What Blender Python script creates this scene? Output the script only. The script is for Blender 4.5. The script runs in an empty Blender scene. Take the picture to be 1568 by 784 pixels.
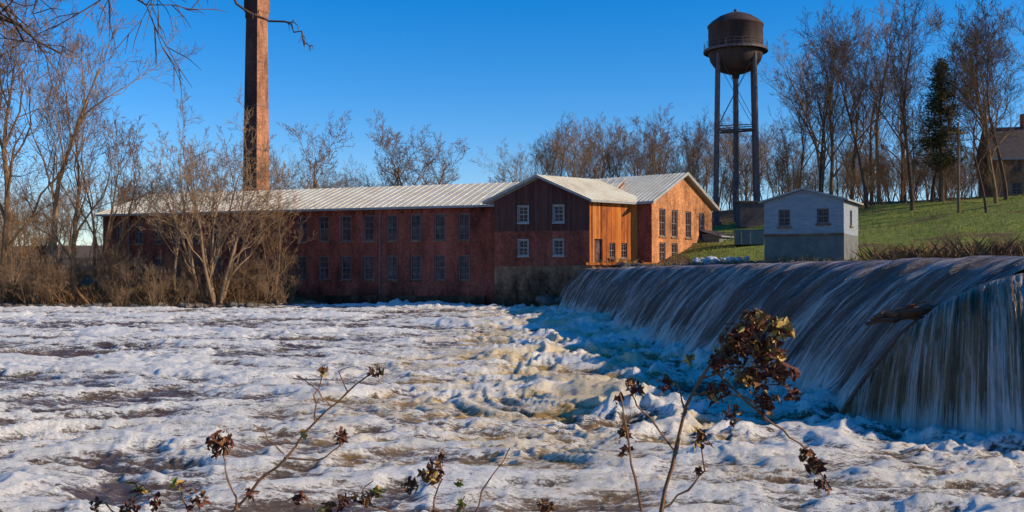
import bpy, math, random
import numpy as np
from mathutils import Vector
random.seed(7); rng=np.random.default_rng(7)
sc=bpy.context.scene
R=math.radians

# ------------------------------------------------------------------ helpers
def link(o,parent=None):
    sc.collection.objects.link(o)
    if parent is not None: o.parent=parent
    return o
def empty(name):
    e=bpy.data.objects.new(name,None); e.empty_display_size=0.5
    return link(e)
def mesh_obj(name,V,F,mats,parent=None,mi=None,smooth=False):
    me=bpy.data.meshes.new(name)
    me.from_pydata(V if isinstance(V,list) else V.tolist(),[],F if isinstance(F,list) else F.tolist())
    for m in mats: me.materials.append(m)
    if mi is not None: me.polygons.foreach_set('material_index',mi)
    if smooth: me.polygons.foreach_set('use_smooth',[True]*len(me.polygons))
    me.update()
    return link(bpy.data.objects.new(name,me),parent)
class MB:
    def __init__(s): s.V=[];s.F=[];s.M=[]
    def poly(s,pts,m=0):
        b=len(s.V); s.V+= [tuple(p) for p in pts]; s.F.append(list(range(b,b+len(pts)))); s.M.append(m)
    def box(s,c,a,b_,d,m=0):
        c=Vector(c);a=Vector(a);b_=Vector(b_);d=Vector(d)
        b=len(s.V)
        for i in (-1,1):
            for j in (-1,1):
                for k in (-1,1): s.V.append(tuple(c+a*i+b_*j+d*k))
        for f in ((0,1,3,2),(4,6,7,5),(0,4,5,1),(2,3,7,6),(0,2,6,4),(1,5,7,3)):
            s.F.append([b+q for q in f]); s.M.append(m)
    def tube(s,pts,rad,k=6,m=0,cap=True):
        b=len(s.V); n=len(pts)
        d0=Vector(pts[-1])-Vector(pts[0])
        ref=Vector((0,0,1)) if abs(d0.normalized().z)<.8 else Vector((1,0,0))
        for i,p in enumerate(pts):
            p=Vector(p)
            t=(Vector(pts[min(i+1,n-1)])-Vector(pts[max(i-1,0)])).normalized()
            a=t.cross(ref).normalized(); c=t.cross(a)
            r=rad[i] if isinstance(rad,(list,tuple)) else rad
            for j in range(k):
                w=2*math.pi*j/k
                s.V.append(tuple(p+a*(r*math.cos(w))+c*(r*math.sin(w))))
        for i in range(n-1):
            for j in range(k):
                s.F.append([b+i*k+j,b+i*k+(j+1)%k,b+(i+1)*k+(j+1)%k,b+(i+1)*k+j]); s.M.append(m)
        if cap and k>3:
            s.F.append([b+j for j in range(k)][::-1]); s.M.append(m)
            s.F.append([b+(n-1)*k+j for j in range(k)]); s.M.append(m)
    def lathe(s,c,prof,k=32,m=0):
        b=len(s.V)
        for (r,z) in prof:
            for j in range(k):
                w=2*math.pi*j/k; s.V.append((c[0]+r*math.cos(w),c[1]+r*math.sin(w),z))
        for i in range(len(prof)-1):
            for j in range(k):
                s.F.append([b+i*k+j,b+i*k+(j+1)%k,b+(i+1)*k+(j+1)%k,b+(i+1)*k+j]); s.M.append(m)
    def obj(s,name,mats,parent=None,smooth=False):
        return mesh_obj(name,s.V,s.F,mats,parent,s.M,smooth)

# numpy value noise
LAT=rng.random((256,256))
def vnoise(x,y):
    xi=np.floor(x).astype(int); yi=np.floor(y).astype(int)
    fx=x-xi; fy=y-yi
    fx=fx*fx*fx*(fx*(fx*6-15)+10); fy=fy*fy*fy*(fy*(fy*6-15)+10)
    g=lambda a,b: LAT[a&255,b&255]
    return (g(xi,yi)*(1-fx)+g(xi+1,yi)*fx)*(1-fy)+(g(xi,yi+1)*(1-fx)+g(xi+1,yi+1)*fx)*fy
def fbm(x,y,o=4):
    v=0;a=.5;t=0
    for i in range(o):
        v=v+a*vnoise(x*2**i+17.3*i,y*2**i+5.1*i); t+=a; a*=.5
    return v/t
def sstep(v,a,b):
    t=np.clip((v-a)/(b-a),0,1); return t*t*(3-2*t)

# ------------------------------------------------------------------ materials
class NT:
    def __init__(s,name):
        s.m=bpy.data.materials.new(name); s.m.use_nodes=True
        s.t=s.m.node_tree; s.b=s.t.nodes['Principled BSDF']
        s.b.inputs['Specular IOR Level'].default_value=.25
    def n(s,ty,**kw):
        nd=s.t.nodes.new(ty)
        for k,v in kw.items(): setattr(nd,k,v)
        return nd
    def l(s,a,b): s.t.links.new(a,b)
    def pos(s,scale=(1,1,1),rot=(0,0,0),attr=None,obj=False):
        if attr:
            g=s.n('ShaderNodeAttribute',attribute_name=attr); o=g.outputs['Vector']
        elif obj:
            g=s.n('ShaderNodeTexCoord'); o=g.outputs['Object']
        else:
            g=s.n('ShaderNodeNewGeometry'); o=g.outputs['Position']
        mp=s.n('ShaderNodeMapping'); mp.inputs['Scale'].default_value=scale; mp.inputs['Rotation'].default_value=rot
        s.l(o,mp.inputs['Vector']); return mp.outputs['Vector']
    def noise(s,vec,scale,detail=4,rough=.55,dist=0):
        n=s.n('ShaderNodeTexNoise'); n.inputs['Scale'].default_value=scale; n.inputs['Detail'].default_value=detail
        n.inputs['Roughness'].default_value=rough; n.inputs['Distortion'].default_value=dist
        s.l(vec,n.inputs['Vector']); return n.outputs['Fac']
    def ramp(s,fac,stops):
        r=s.n('ShaderNodeValToRGB'); e=r.color_ramp.elements
        while len(e)<len(stops): e.new(.5)
        for i,(p,c) in enumerate(stops):
            e[i].position=p; e[i].color=(c,c,c,1) if isinstance(c,(int,float)) else (*c,1)
        s.l(fac,r.inputs['Fac']); return r.outputs['Color']
    def math(s,op,a,b=0,clamp=False):
        m=s.n('ShaderNodeMath',operation=op,use_clamp=clamp)
        for i,v in enumerate((a,b)):
            if isinstance(v,(int,float)): m.inputs[i].default_value=v
            else: s.l(v,m.inputs[i])
        return m.outputs[0]
    def mix(s,f,a,b,mode='MIX'):
        m=s.n('ShaderNodeMix',data_type='RGBA',blend_type=mode)
        for i,v in ((0,f),(6,a),(7,b)):
            if isinstance(v,(int,float)): m.inputs[i].default_value=v
            elif isinstance(v,tuple): m.inputs[i].default_value=(*v,1)
            else: s.l(v,m.inputs[i])
        return m.outputs[2]
    def bump(s,h,st=.4,d=.05):
        b=s.n('ShaderNodeBump'); b.inputs['Strength'].default_value=st; b.inputs['Distance'].default_value=d
        s.l(h,b.inputs['Height']); s.l(b.outputs[0],s.b.inputs['Normal'])
    def col(s,c):
        if isinstance(c,tuple): s.b.inputs['Base Color'].default_value=(*c,1)
        else: s.l(c,s.b.inputs['Base Color'])
    def rough(s,v):
        if isinstance(v,(int,float)): s.b.inputs['Roughness'].default_value=v
        else: s.l(v,s.b.inputs['Roughness'])

def simple(name,c1,c2,scale=3,rough=.85,bump=.3,stretch=(1,1,1),obj=False,spec=.25,metal=0):
    a=NT(name); v=a.pos(stretch,obj=obj); f=a.noise(v,scale,6,.65)
    a.col(a.ramp(f,[(.3,c1),(.7,c2)])); a.rough(rough); a.bump(f,bump,.03)
    a.b.inputs['Specular IOR Level'].default_value=spec; a.b.inputs['Metallic'].default_value=metal
    return a.m

def brick_mat(name,c1,c2,mortar,ang):
    a=NT(name)
    g=a.pos((1,1,1),(0,0,ang))
    sep=a.n('ShaderNodeSeparateXYZ'); a.l(g,sep.inputs[0])
    cb=a.n('ShaderNodeCombineXYZ'); a.l(sep.outputs[0],cb.inputs[0]); a.l(sep.outputs[2],cb.inputs[1])
    br=a.n('ShaderNodeTexBrick'); a.l(cb.outputs[0],br.inputs['Vector'])
    br.inputs['Scale'].default_value=1; br.inputs['Brick Width'].default_value=.24; br.inputs['Row Height'].default_value=.085
    br.inputs['Mortar Size'].default_value=.008
    br.inputs['Color1'].default_value=(*c1,1); br.inputs['Color2'].default_value=(*c2,1); br.inputs['Mortar'].default_value=(*mortar,1)
    f=a.noise(a.pos((1,1,.35)),.55,7,.72); f2=a.noise(a.pos(),4,4)
    c=a.mix(1,br.outputs['Color'],a.ramp(f,[(.33,.40),(.5,1.0),(.68,1.7)]),'MULTIPLY')
    c=a.mix(1,c,a.ramp(f2,[(.3,.7),(.7,1.25)]),'MULTIPLY')
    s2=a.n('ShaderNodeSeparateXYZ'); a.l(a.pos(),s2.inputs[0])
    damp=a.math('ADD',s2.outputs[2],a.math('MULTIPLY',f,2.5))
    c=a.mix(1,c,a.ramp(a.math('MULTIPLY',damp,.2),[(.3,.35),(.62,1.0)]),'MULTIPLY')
    a.col(c); a.rough(.9); a.bump(f2,.4,.03)
    return a.m
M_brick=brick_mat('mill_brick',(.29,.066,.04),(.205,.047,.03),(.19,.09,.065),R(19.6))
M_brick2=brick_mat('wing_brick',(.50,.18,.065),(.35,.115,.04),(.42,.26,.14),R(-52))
def wood_mat(name,c1,c2,c3,ang,w=.22,wv=.28):
    a=NT(name); v=a.pos((1,1,1),(0,0,ang))
    sep=a.n('ShaderNodeSeparateXYZ'); a.l(v,sep.inputs[0])
    brd=a.math('FLOOR',a.math('DIVIDE',sep.outputs[0],w))
    wn=a.n('ShaderNodeTexWhiteNoise',noise_dimensions='1D'); a.l(brd,wn.inputs['W'])
    fr=a.math('FRACT',a.math('DIVIDE',sep.outputs[0],w))
    gap=a.ramp(fr,[(0,.4),(.08,1),(.93,1),(1,.4)])
    f=a.noise(a.pos((1.6,1.6,.35)),1.0,6,.75)
    k=a.math('ADD',a.math('MULTIPLY',wn.outputs['Value'],wv),a.math('MULTIPLY',f,.8))
    c=a.ramp(k,[(.36,c1),(.54,c2),(.72,c3)])
    a.col(a.mix(1,c,gap,'MULTIPLY')); a.rough(.85); a.bump(gap,.5,.03)
    return a.m
M_orange=wood_mat('weathered_orange_boards',(.15,.035,.012),(.50,.13,.022),(.64,.23,.045),R(-37))
M_dark=wood_mat('dark_weathered_boards',(.065,.024,.02),(.10,.040,.033),(.14,.06,.045),R(17),.22,.2)
def conc():
    a=NT('old_concrete'); f=a.noise(a.pos((1,1,.6)),.9,7,.75); s2=a.n('ShaderNodeSeparateXYZ'); a.l(a.pos(),s2.inputs[0])
    h=a.math('MULTIPLY',a.math('ADD',s2.outputs[2],a.math('MULTIPLY',f,2.6)),.2)
    c=a.mix(1,a.ramp(f,[(.35,(.10,.05,.03)),(.5,(.22,.12,.07)),(.65,(.36,.22,.13))]),a.ramp(h,[(.28,.18),(.55,.5),(.85,1.)]),'MULTIPLY')
    a.col(c); a.rough(.9); a.bump(f,1.,.15); return a.m
M_conc=conc()
M_blk=simple('painted_block',(.11,.11,.10),(.20,.20,.19),1.2)
M_paint=simple('faded_white_siding',(.21,.23,.26),(.34,.36,.39),1.5,.7,.2,(1,1,5))
M_trim=simple('weathered_white_trim',(.24,.23,.22),(.42,.40,.38),3,.6,.1)
M_frame=simple('window_frame_paint',(.12,.10,.105),(.21,.19,.195),1,.7,.1)
def roof_mat():
    a=NT('metal_roof'); f=a.noise(a.pos((.6,.6,.6)),.9,6,.7); f2=a.noise(a.pos((1,1,1)),6,3)
    c=a.ramp(f,[(.3,(.68,.54,.36)),(.55,(.88,.78,.58)),(.8,(.90,.85,.70))])
    a.col(a.mix(1,c,a.ramp(f2,[(.3,.85),(.7,1.05)]),'MULTIPLY')); a.rough(.5); a.b.inputs['Specular IOR Level'].default_value=.4
    return a.m
M_roof=roof_mat()
def glass_mat():
    a=NT('old_window_glass'); f=a.noise(a.pos(),1.1,4,.7)
    a.col(a.ramp(f,[(.35,(.02,.014,.016)),(.55,(.09,.045,.04)),(.72,(.20,.13,.12))])); a.rough(.3); a.b.inputs['Specular IOR Level'].default_value=.2
    a.bump(f,.3,.04); return a.m
M_glass=glass_mat()
M_steel=simple('dark_tank_steel',(.032,.02,.02),(.085,.052,.048),.9,.75,.2,(1,1,.35))
M_leg=simple('tower_leg_steel',(.075,.055,.06),(.15,.11,.11),2,.7,.1)
M_shingle=simple('dark_shingles',(.06,.05,.05),(.13,.10,.09),3)
M_bark=simple('bark_grey_brown',(.11,.06,.03),(.31,.18,.095),2.5,.95,.4,(1,1,.3),obj=True)
M_bark2=simple('bark_pale',(.17,.10,.055),(.42,.27,.155),2.0,.95,.4,(1,1,.3),obj=True)
M_bark3=simple('bark_dark',(.05,.03,.022),(.17,.10,.06),2.5,.95,.4,(1,1,.3),obj=True)
M_rust=simple('rust_leaves',(.22,.09,.03),(.42,.20,.06),1.2,.9,.1,obj=True)
M_needle=simple('olive_needles',(.03,.035,.012),(.10,.085,.03),2,.9,.1,obj=True)
M_reed=simple('dry_reeds',(.12,.07,.03),(.38,.25,.10),.9,.95,.1)
M_grassb=simple('lawn_blades',(.10,.14,.02),(.34,.32,.07),.5,.95,.1)
M_scrub=simple('scrub_twigs',(.08,.042,.025),(.26,.14,.065),.6,.95,.1)
M_rock=simple('river_rock',(.07,.055,.045),(.22,.18,.15),1.5,.9,.7)
M_pale=simple('pale_riprap',(.38,.40,.43),(.62,.63,.66),1.5,.9,.5)
M_wetwood=simple('wet_timber',(.05,.025,.015),(.20,.085,.04),3,.5,.5,(1,1,4))

# ------------------------------------------------------------------ world / light
w=bpy.data.worlds.new("World"); sc.world=w; w.use_nodes=True
nt=w.node_tree; bg=nt.nodes['Background']
sky=nt.nodes.new('ShaderNodeTexSky'); sky.sky_type='NISHITA'; sky.sun_disc=False
sund=Vector((.985,-.17,0)).normalized(); EL=R(24)
sdir=Vector((sund.x*math.cos(EL),sund.y*math.cos(EL),math.sin(EL)))
sky.sun_elevation=EL; sky.sun_rotation=math.atan2(sund.x,sund.y)
sky.air_density=1.0; sky.dust_density=.05; sky.ozone_density=4.0
hs=nt.nodes.new('ShaderNodeHueSaturation'); hs.inputs['Saturation'].default_value=1.42
tint=nt.nodes.new('ShaderNodeMix'); tint.data_type='RGBA'; tint.blend_type='MULTIPLY'; tint.inputs[0].default_value=1; tint.inputs[7].default_value=(1.0,.96,1.12,1)
nt.links.new(sky.outputs[0],hs.inputs['Color']); nt.links.new(hs.outputs[0],tint.inputs[6]); nt.links.new(tint.outputs[2],bg.inputs['Color'])
bg.inputs['Strength'].default_value=.15
sl=bpy.data.lights.new('sun','SUN'); sl.energy=5.0; sl.angle=R(.5); sl.color=(1,.84,.58)
so=link(bpy.data.objects.new('sun',sl)); so.rotation_euler=sdir.to_track_quat('Z','Y').to_euler(); so.location=(60,-10,50)

# ------------------------------------------------------------------ camera
cd=bpy.data.cameras.new('camera'); cam=link(bpy.data.objects.new('camera',cd))
cd.sensor_width=36; cd.lens=34.44; cd.clip_end=3000; cd.clip_start=.05
cam.location=(0,0,3); cam.rotation_euler=(R(91.0),0,0); sc.camera=cam
sc.view_settings.view_transform='Standard'; sc.view_settings.look='None'; sc.view_settings.exposure=0

# ------------------------------------------------------------------ terrain
def xcrest(y): return np.where(y>19.5, 6.07+(82-y)/61*4.93, 11.1+(19.5-y)*.9)
def ground(x,y):
    x=np.asarray(x,float); y=np.asarray(y,float)
    bed=-1.5+2.5*sstep(x,xcrest(y)-.6,xcrest(y)+1.2)
    y0=np.interp(x,[6,13],[3.6,9.]); top=np.interp(x,[5,12],[1.35,4.1])
    h=bed+(top-bed)*(1-sstep(y,y0,y0+4.2))
    ysl=np.interp(x,[-500,-60,-30,-22,-18,3,5.5,6.5,9,12,16,18,24,60,120,500],[79,83,84.5,87,97,97,85,83.5,82,79,72,69,66,62,55,40])
    d=y-ysl
    left=.55+np.clip(d,0,60)*.06
    right=3.6+np.clip(d-6,0,200)*.13+.12*np.maximum(0,x-24)*sstep(d,3,20)
    right=np.where(right>10,10+2.5*(1-np.exp(-(right-10)/2.5)),right)
    k=sstep(x,3.5,6)
    topf=left*(1-k)+right*k
    topf=topf+sstep(y,140,420)*10*(1-.5*k)
    topf=topf+(fbm(x*.25,y*.25,3)-.5)*.5
    h=h+(topf-h)*sstep(d,-1.6,.8)
    return h
def gz(x,y): return float(ground(x,y))
xs=np.concatenate([np.arange(-600,-80,16),np.arange(-80,90,1.),np.arange(90,610,16)])
ys=np.concatenate([np.arange(-80,0,5.),np.arange(0,130,1.),np.arange(130,900,14)])
X,Y=np.meshgrid(xs,ys); Z=ground(X,Y)+(fbm(X*.9,Y*.9,3)-.5)*.16
V=np.stack([X.ravel(),Y.ravel(),Z.ravel()],1)
def gridF(nr,nc):
    i=np.arange(nr-1)[:,None]*nc+np.arange(nc-1)[None,:]
    return np.stack([i,i+1,i+nc+1,i+nc],-1).reshape(-1,4)
a=NT('ground_soil_and_grass'); at=a.n('ShaderNodeAttribute',attribute_name='grass')
f=a.noise(a.pos((1,1,1)),.16,7,.72); f2=a.noise(a.pos(),2.2,6,.75)
gr=a.ramp(f2,[(.3,(.07,.10,.015)),(.5,(.18,.21,.03)),(.66,(.34,.32,.07)),(.8,(.30,.17,.05))])
so_=a.ramp(f2,[(.3,(.07,.04,.022)),(.55,(.16,.095,.045)),(.8,(.34,.20,.08))])
k=a.math('ADD',at.outputs['Fac'],a.math('MULTIPLY',a.math('SUBTRACT',f,.5),3.2))
a.col(a.mix(a.ramp(k,[(.55,0.),(.9,1.)]),so_,gr)); a.rough(.95); a.bump(f2,.9,.15)
g=mesh_obj('ground',V,gridF(len(ys),len(xs)),[a.m],smooth=True)
gw=(sstep(X,13,17)*sstep(Y-np.interp(X,[9,12,18,24,60,120],[82,79,69,66,62,55]),4,9)*(1-sstep(Y,102,116))).ravel()
gw=np.maximum(gw,.5*((X<-20)&(Y>80)&(Y<100)).ravel())
at=g.data.attributes.new('grass','FLOAT','POINT'); at.data.foreach_set('value',gw.astype(np.float32))

# ------------------------------------------------------------------ river
def W(y): return np.interp(y,[20,82],[4.1,2.4])
nr,nc=620,820
D=6.0*(98/6.0)**(np.linspace(0,1,nr))
tn=np.concatenate([np.linspace(-2.2,-.66,40,endpoint=False),np.linspace(-.66,.66,nc-60,endpoint=False),np.linspace(.66,1.2,20)])
T,DD=np.meshgrid(tn,D); X=T*DD; Y=DD+0*T
wx=X+1.4*(fbm(X*.3,Y*.3,2)-.5)*2; wy=Y+1.8*(fbm(X*.16+9,Y*.25,2)-.5)*2
def ridge(x,y,o): 
    v=0;a=1;t=0
    for i in range(o):
        v=v+a*(1-np.abs(vnoise(x*2**i+31*i,y*2**i+7*i)*2-1)); t+=a; a*=.5
    return v/t
nz=lambda a:(a-a.mean())/a.std()
dx=np.where(Y>20.6,xcrest(Y)-W(Y)-X, np.interp(Y,[12.5,14.5,16.5,18.5,20.6],[13,10.5,8.6,7.3,6.95])-X)
nd=np.exp(-np.clip(dx,0,50)/2.6)
wallf=np.exp(-np.clip(84-Y,0,50)/4)*((X>-12)&(X<5))
mid=np.exp(-((X-1.2-.02*(Y-20))/4.5)**2)*sstep(Y,11,22)
iso=np.clip(nd*1.2+mid*.9,0,1)
q0=nz(fbm(wx*.06+2,wy*.19+4,2))             # broad lanes of slick / broken water
q1=nz(ridge(wx*.12+3,wy*.42,2))*(1-iso)+nz(ridge(wx*.20+3,wy*.36,2))*iso
q2=nz(ridge(wx*.34,wy*1.05+8,3))*(1-iso)+nz(ridge(wx*.6,wy*.9+8,3))*iso
q3=nz(ridge(wx*1.1+5,wy*2.5,3))*(1-iso)+nz(ridge(wx*1.9+5,wy*2.2,3))*iso
q4=nz(fbm(X*3.0,Y*6.5,3))
amp=1.0+.8*nd+.8*wallf+.5*mid
Zw=amp*(.05*q0+.082*q1+.060*q2+.030*q3+.010*q4)+.35*nd*fbm(X*1.7,Y*1.7,3)
V=np.stack([X.ravel(),Y.ravel(),Zw.ravel()],1)
foam=.470+.11*q0+.115*q1+.125*q2+.09*q3+.05*q4+.15*nd+.15*wallf+.06*mid
foam+=.06*(1-sstep(Y,12,24)); foam-=.05*sstep(Y,25,55)*sstep(-X,0,10)
ochre=np.clip(mid*1.35+.08,0,1)
a=NT('rapids_water')
fa=a.n('ShaderNodeAttribute',attribute_name='foam').outputs['Fac']; oc=a.n('ShaderNodeAttribute',attribute_name='ochre').outputs['Fac']
n1=a.noise(a.pos((.45,1.5,1)),2.4,8,.74,.6); n2=a.noise(a.pos((.8,1.5,1)),12,6,.8,.4); n3=a.noise(a.pos((.45,.8,1)),.75,4,.6)
s=a.math('ADD',fa,a.math('MULTIPLY',a.math('SUBTRACT',n1,.5),1.5)); s=a.math('ADD',s,a.math('MULTIPLY',a.math('SUBTRACT',n2,.5),1.2))
fm=a.ramp(s,[(.36,0.),(.46,.20),(.53,.70),(.64,1.)])
wdark=a.ramp(n1,[(.32,(.05,.03,.026)),(.5,(.12,.078,.063)),(.68,(.23,.155,.115))])
ocf=a.math('MULTIPLY',oc,a.ramp(n3,[(.42,.05),(.56,1.)]))
wc=a.mix(ocf,wdark,(.46,.26,.05))
fc=a.ramp(n2,[(.28,(.46,.37,.30)),(.42,(.82,.75,.67)),(.56,(.95,.92,.87))])
fc=a.mix(a.math('MULTIPLY',ocf,.62),fc,(.66,.44,.14))
a.col(a.mix(fm,wc,fc)); a.rough(a.ramp(fm,[(0,.16),(.5,.35),(1,.6)])); a.bump(a.math('ADD',s,a.math('MULTIPLY',n2,.5)),.7,.08)
a.b.inputs['Specular IOR Level'].default_value=.4
rv=mesh_obj('river_rapids',V,gridF(nr,nc),[a.m],smooth=True)
for nm,arr in (('foam',foam),('ochre',ochre)):
    at=rv.data.attributes.new(nm,'FLOAT','POINT'); at.data.foreach_set('value',arr.ravel().astype(np.float32))

# ------------------------------------------------------------------ dam overflow
def flow_mat(name,brown,bias):
    a=NT(name)
    fl=a.n('ShaderNodeAttribute',attribute_name='flow'); sep=a.n('ShaderNodeSeparateXYZ'); a.l(fl.outputs['Vector'],sep.inputs[0])
    p1=a.pos((2.2,.8,1),attr='flow'); p2=a.pos((13,2.0,1),attr='flow'); p3=a.pos((.40,.6,1),attr='flow'); p4=a.pos((26,18,1),attr='flow')
    n1=a.noise(p1,1,5,.6,.2); n2=a.noise(p2,1,5,.72,.4); n3=a.noise(p3,1,4,.6); n4=a.noise(p4,1,5,.8)
    s=a.math('ADD',a.math('MULTIPLY',n1,.9),a.math('MULTIPLY',n2,1.35)); s=a.math('ADD',s,a.math('MULTIPLY',n3,.7))
    s=a.math('ADD',s,a.math('MULTIPLY',n4,.7))
    v=sep.outputs[1]
    bot=a.ramp(v,[(0,.02),(.12,.06),(.3,0.),(.82,.03),(1,.42)])
    s=a.math('ADD',s,bot)
    fm=a.ramp(a.math('SUBTRACT',s,1.42+bias),[(.38,0.),(.48,.16),(.60,.52),(.80,1.)])
    wc=a.ramp(n1,[(.35,tuple(q*.4 for q in brown)),(.65,brown)])
    a.col(a.mix(fm,wc,(.76,.68,.63))); a.rough(a.ramp(fm,[(0,.22),(1,.65)])); a.b.inputs['Specular IOR Level'].default_value=.35
    a.bump(s,.9,.10)
    return a.m
M_flow=flow_mat('falling_water',(.27,.135,.085),0); M_flow2=flow_mat('falling_water_brown',(.38,.20,.08),-.02)
ns,nv=700,70
yy=np.linspace(82.6,19.3,ns); 
vv=np.linspace(-.55,1.03,nv)
VV,YY=np.meshgrid(vv,yy); 
s_=(82.6-YY)
wob=1+.16*(fbm(s_*.35,VV*.3+4,3)-.5)
off=np.where(VV>0,VV*W(YY)*wob,VV*6)
XX=xcrest(YY)-off
ZZ=3.36*(1-np.clip(VV,0,2)**1.9)
st=fbm(s_*1.4,VV*1.2,3)-.5; st2=fbm(s_*5,VV*2.6+3,3)-.5; st3=fbm(s_*4,VV*9+3,2)-.5
cr=(fbm(s_*.8,VV*1.5+9,2)-.5)*.05
am=sstep(VV,-.1,.3); ab=sstep(VV,.75,1.0)
dd=am*(st*.32+st2*.20)+ab*st3*.35
ZZ=ZZ+dd+cr; XX=XX-dd
V=np.stack([XX.ravel(),YY.ravel(),ZZ.ravel()],1)
dam=mesh_obj('dam_waterfall',V,gridF(ns,nv),[M_flow],smooth=True)
at=dam.data.attributes.new('flow','FLOAT_VECTOR','POINT')
at.data.foreach_set('vector',np.stack([s_.ravel(),np.clip(VV,-.5,1.1).ravel(),0*s_.ravel()],1).astype(np.float32).ravel())
# near flank of the dam, turned toward the right bank
Rp=np.array([(6.9,20.4,.05),(7.4,20.2,.9),(8.0,20.05,1.72),(8.65,19.85,2.38),(9.3,19.5,2.78),(10.04,19.2,3.02),(11.5,18.9,3.25),(14,17.5,3.38),(20,15,3.38)])
Bp=np.array([(6.85,20.2,-.1),(6.95,19.7,-.1),(7.15,18.9,-.1),(7.5,18.0,-.1),(8.1,17.2,-.1),(8.8,16.3,-.1),(10.3,14.9,-.1),(12.6,13.4,-.1),(18,11.5,-.1)])
tp=np.linspace(0,1,len(Rp)); tt=np.linspace(0,1,400); vv=np.linspace(-.25,1.0,80)
Ri=np.stack([np.interp(tt,tp,Rp[:,i]) for i in range(3)],1); Bi=np.stack([np.interp(tt,tp,Bp[:,i]) for i in range(3)],1)
def sm(A,k=25):
    P=np.pad(A,((k//2,k//2),(0,0)),'edge'); return np.stack([np.convolve(P[:,i],np.ones(k)/k,'valid') for i in range(3)],1)
Ri=sm(Ri);Bi=sm(Bi)
vp=np.clip(vv,0,1)[None,:]
hx=Ri[:,None,:2]+(Bi-Ri)[:,None,:2]*vv[None,:,None]
zz=Ri[:,None,2]*(1-vp**2.1)-.1*vp-np.clip(-vv,0,1)[None,:]*.5
S=np.linspace(0,13,400)[:,None]+0*vv[None,:]
st=fbm(S*1.6+40,vv[None,:]*1.3+0*S,3)-.5; st2=fbm(S*6,vv[None,:]*4+0*S,3)-.5; st3=fbm(S*5,vv[None,:]*12+0*S,2)-.5
zz=zz+(st*.28+st2*.16)*sstep(vp,0,.25)+st3*.14*sstep(vp,.3,1)
V=np.concatenate([hx,zz[:,:,None]],2).reshape(-1,3)
dn=mesh_obj('waterfall_flank',V,gridF(400,80),[M_flow2],smooth=True)
at=dn.data.attributes.new('flow','FLOAT_VECTOR','POINT')
at.data.foreach_set('vector',np.stack([S.ravel()*1.3+70,(vp+0*S).ravel(),0*S.ravel()],1).astype(np.float32).ravel())
# pool behind the dam
pp=[(11.5,19.2),(30,15),(130,10),(400,10),(400,60),(120,60),(60,64),(24,68),(18,71),(14,76),(9,82.5),(6.6,84)]
a=NT('pool_water'); f=a.noise(a.pos(),1.2,4); a.col((.06,.05,.035)); a.rough(.08); a.bump(f,.15,.1)
mb=MB(); mb.poly([(x,y,3.33) for x,y in pp]); mb.obj('mill_pond',[a.m])
# timber edge and stranded log
e=empty('dam_timber_edge')
mb=MB()
for o_ in (0,.16):
    mb.tube([(6.75+o_,20.45,-.15),(7.35+o_,20.3,.82),(7.95+o_,20.15,1.66),(8.3+o_,20.05,2.02)],[.09,.10,.09,.06],6)
mb.obj('timber',[M_wetwood],e)
e=empty('stranded_log'); mb=MB()
def wob_t(pts,rad,sd,k=8):
    rd=random.Random(sd); P=[];Rr=[]
    for i in range(len(pts)-1):
        for t in (0,.25,.5,.75):
            P.append(Vector(pts[i]).lerp(Vector(pts[i+1]),t)+Vector((rd.gauss(0,.02),rd.gauss(0,.02),rd.gauss(0,.02)))); Rr.append((rad[i]*(1-t)+rad[i+1]*t)*rd.uniform(.8,1.2))
    P.append(Vector(pts[-1])); Rr.append(rad[-1]); mb.tube(P,Rr,k)
wob_t([(7.5,20.5,2.02),(7.8,20.4,2.14),(8.3,20.25,2.20),(8.8,20.2,2.32),(9.35,20.1,2.46)],[.04,.10,.12,.08,.03],1)
wob_t([(8.0,20.4,2.2),(8.3,20.2,2.36),(8.5,20.1,2.42)],[.04,.03,.015],2,6)
wob_t([(7.4,20.5,1.95),(7.9,20.3,2.05),(8.5,20.2,2.10)],[.04,.06,.03],3,6)
mb.obj('log',[M_wetwood],e)

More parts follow.
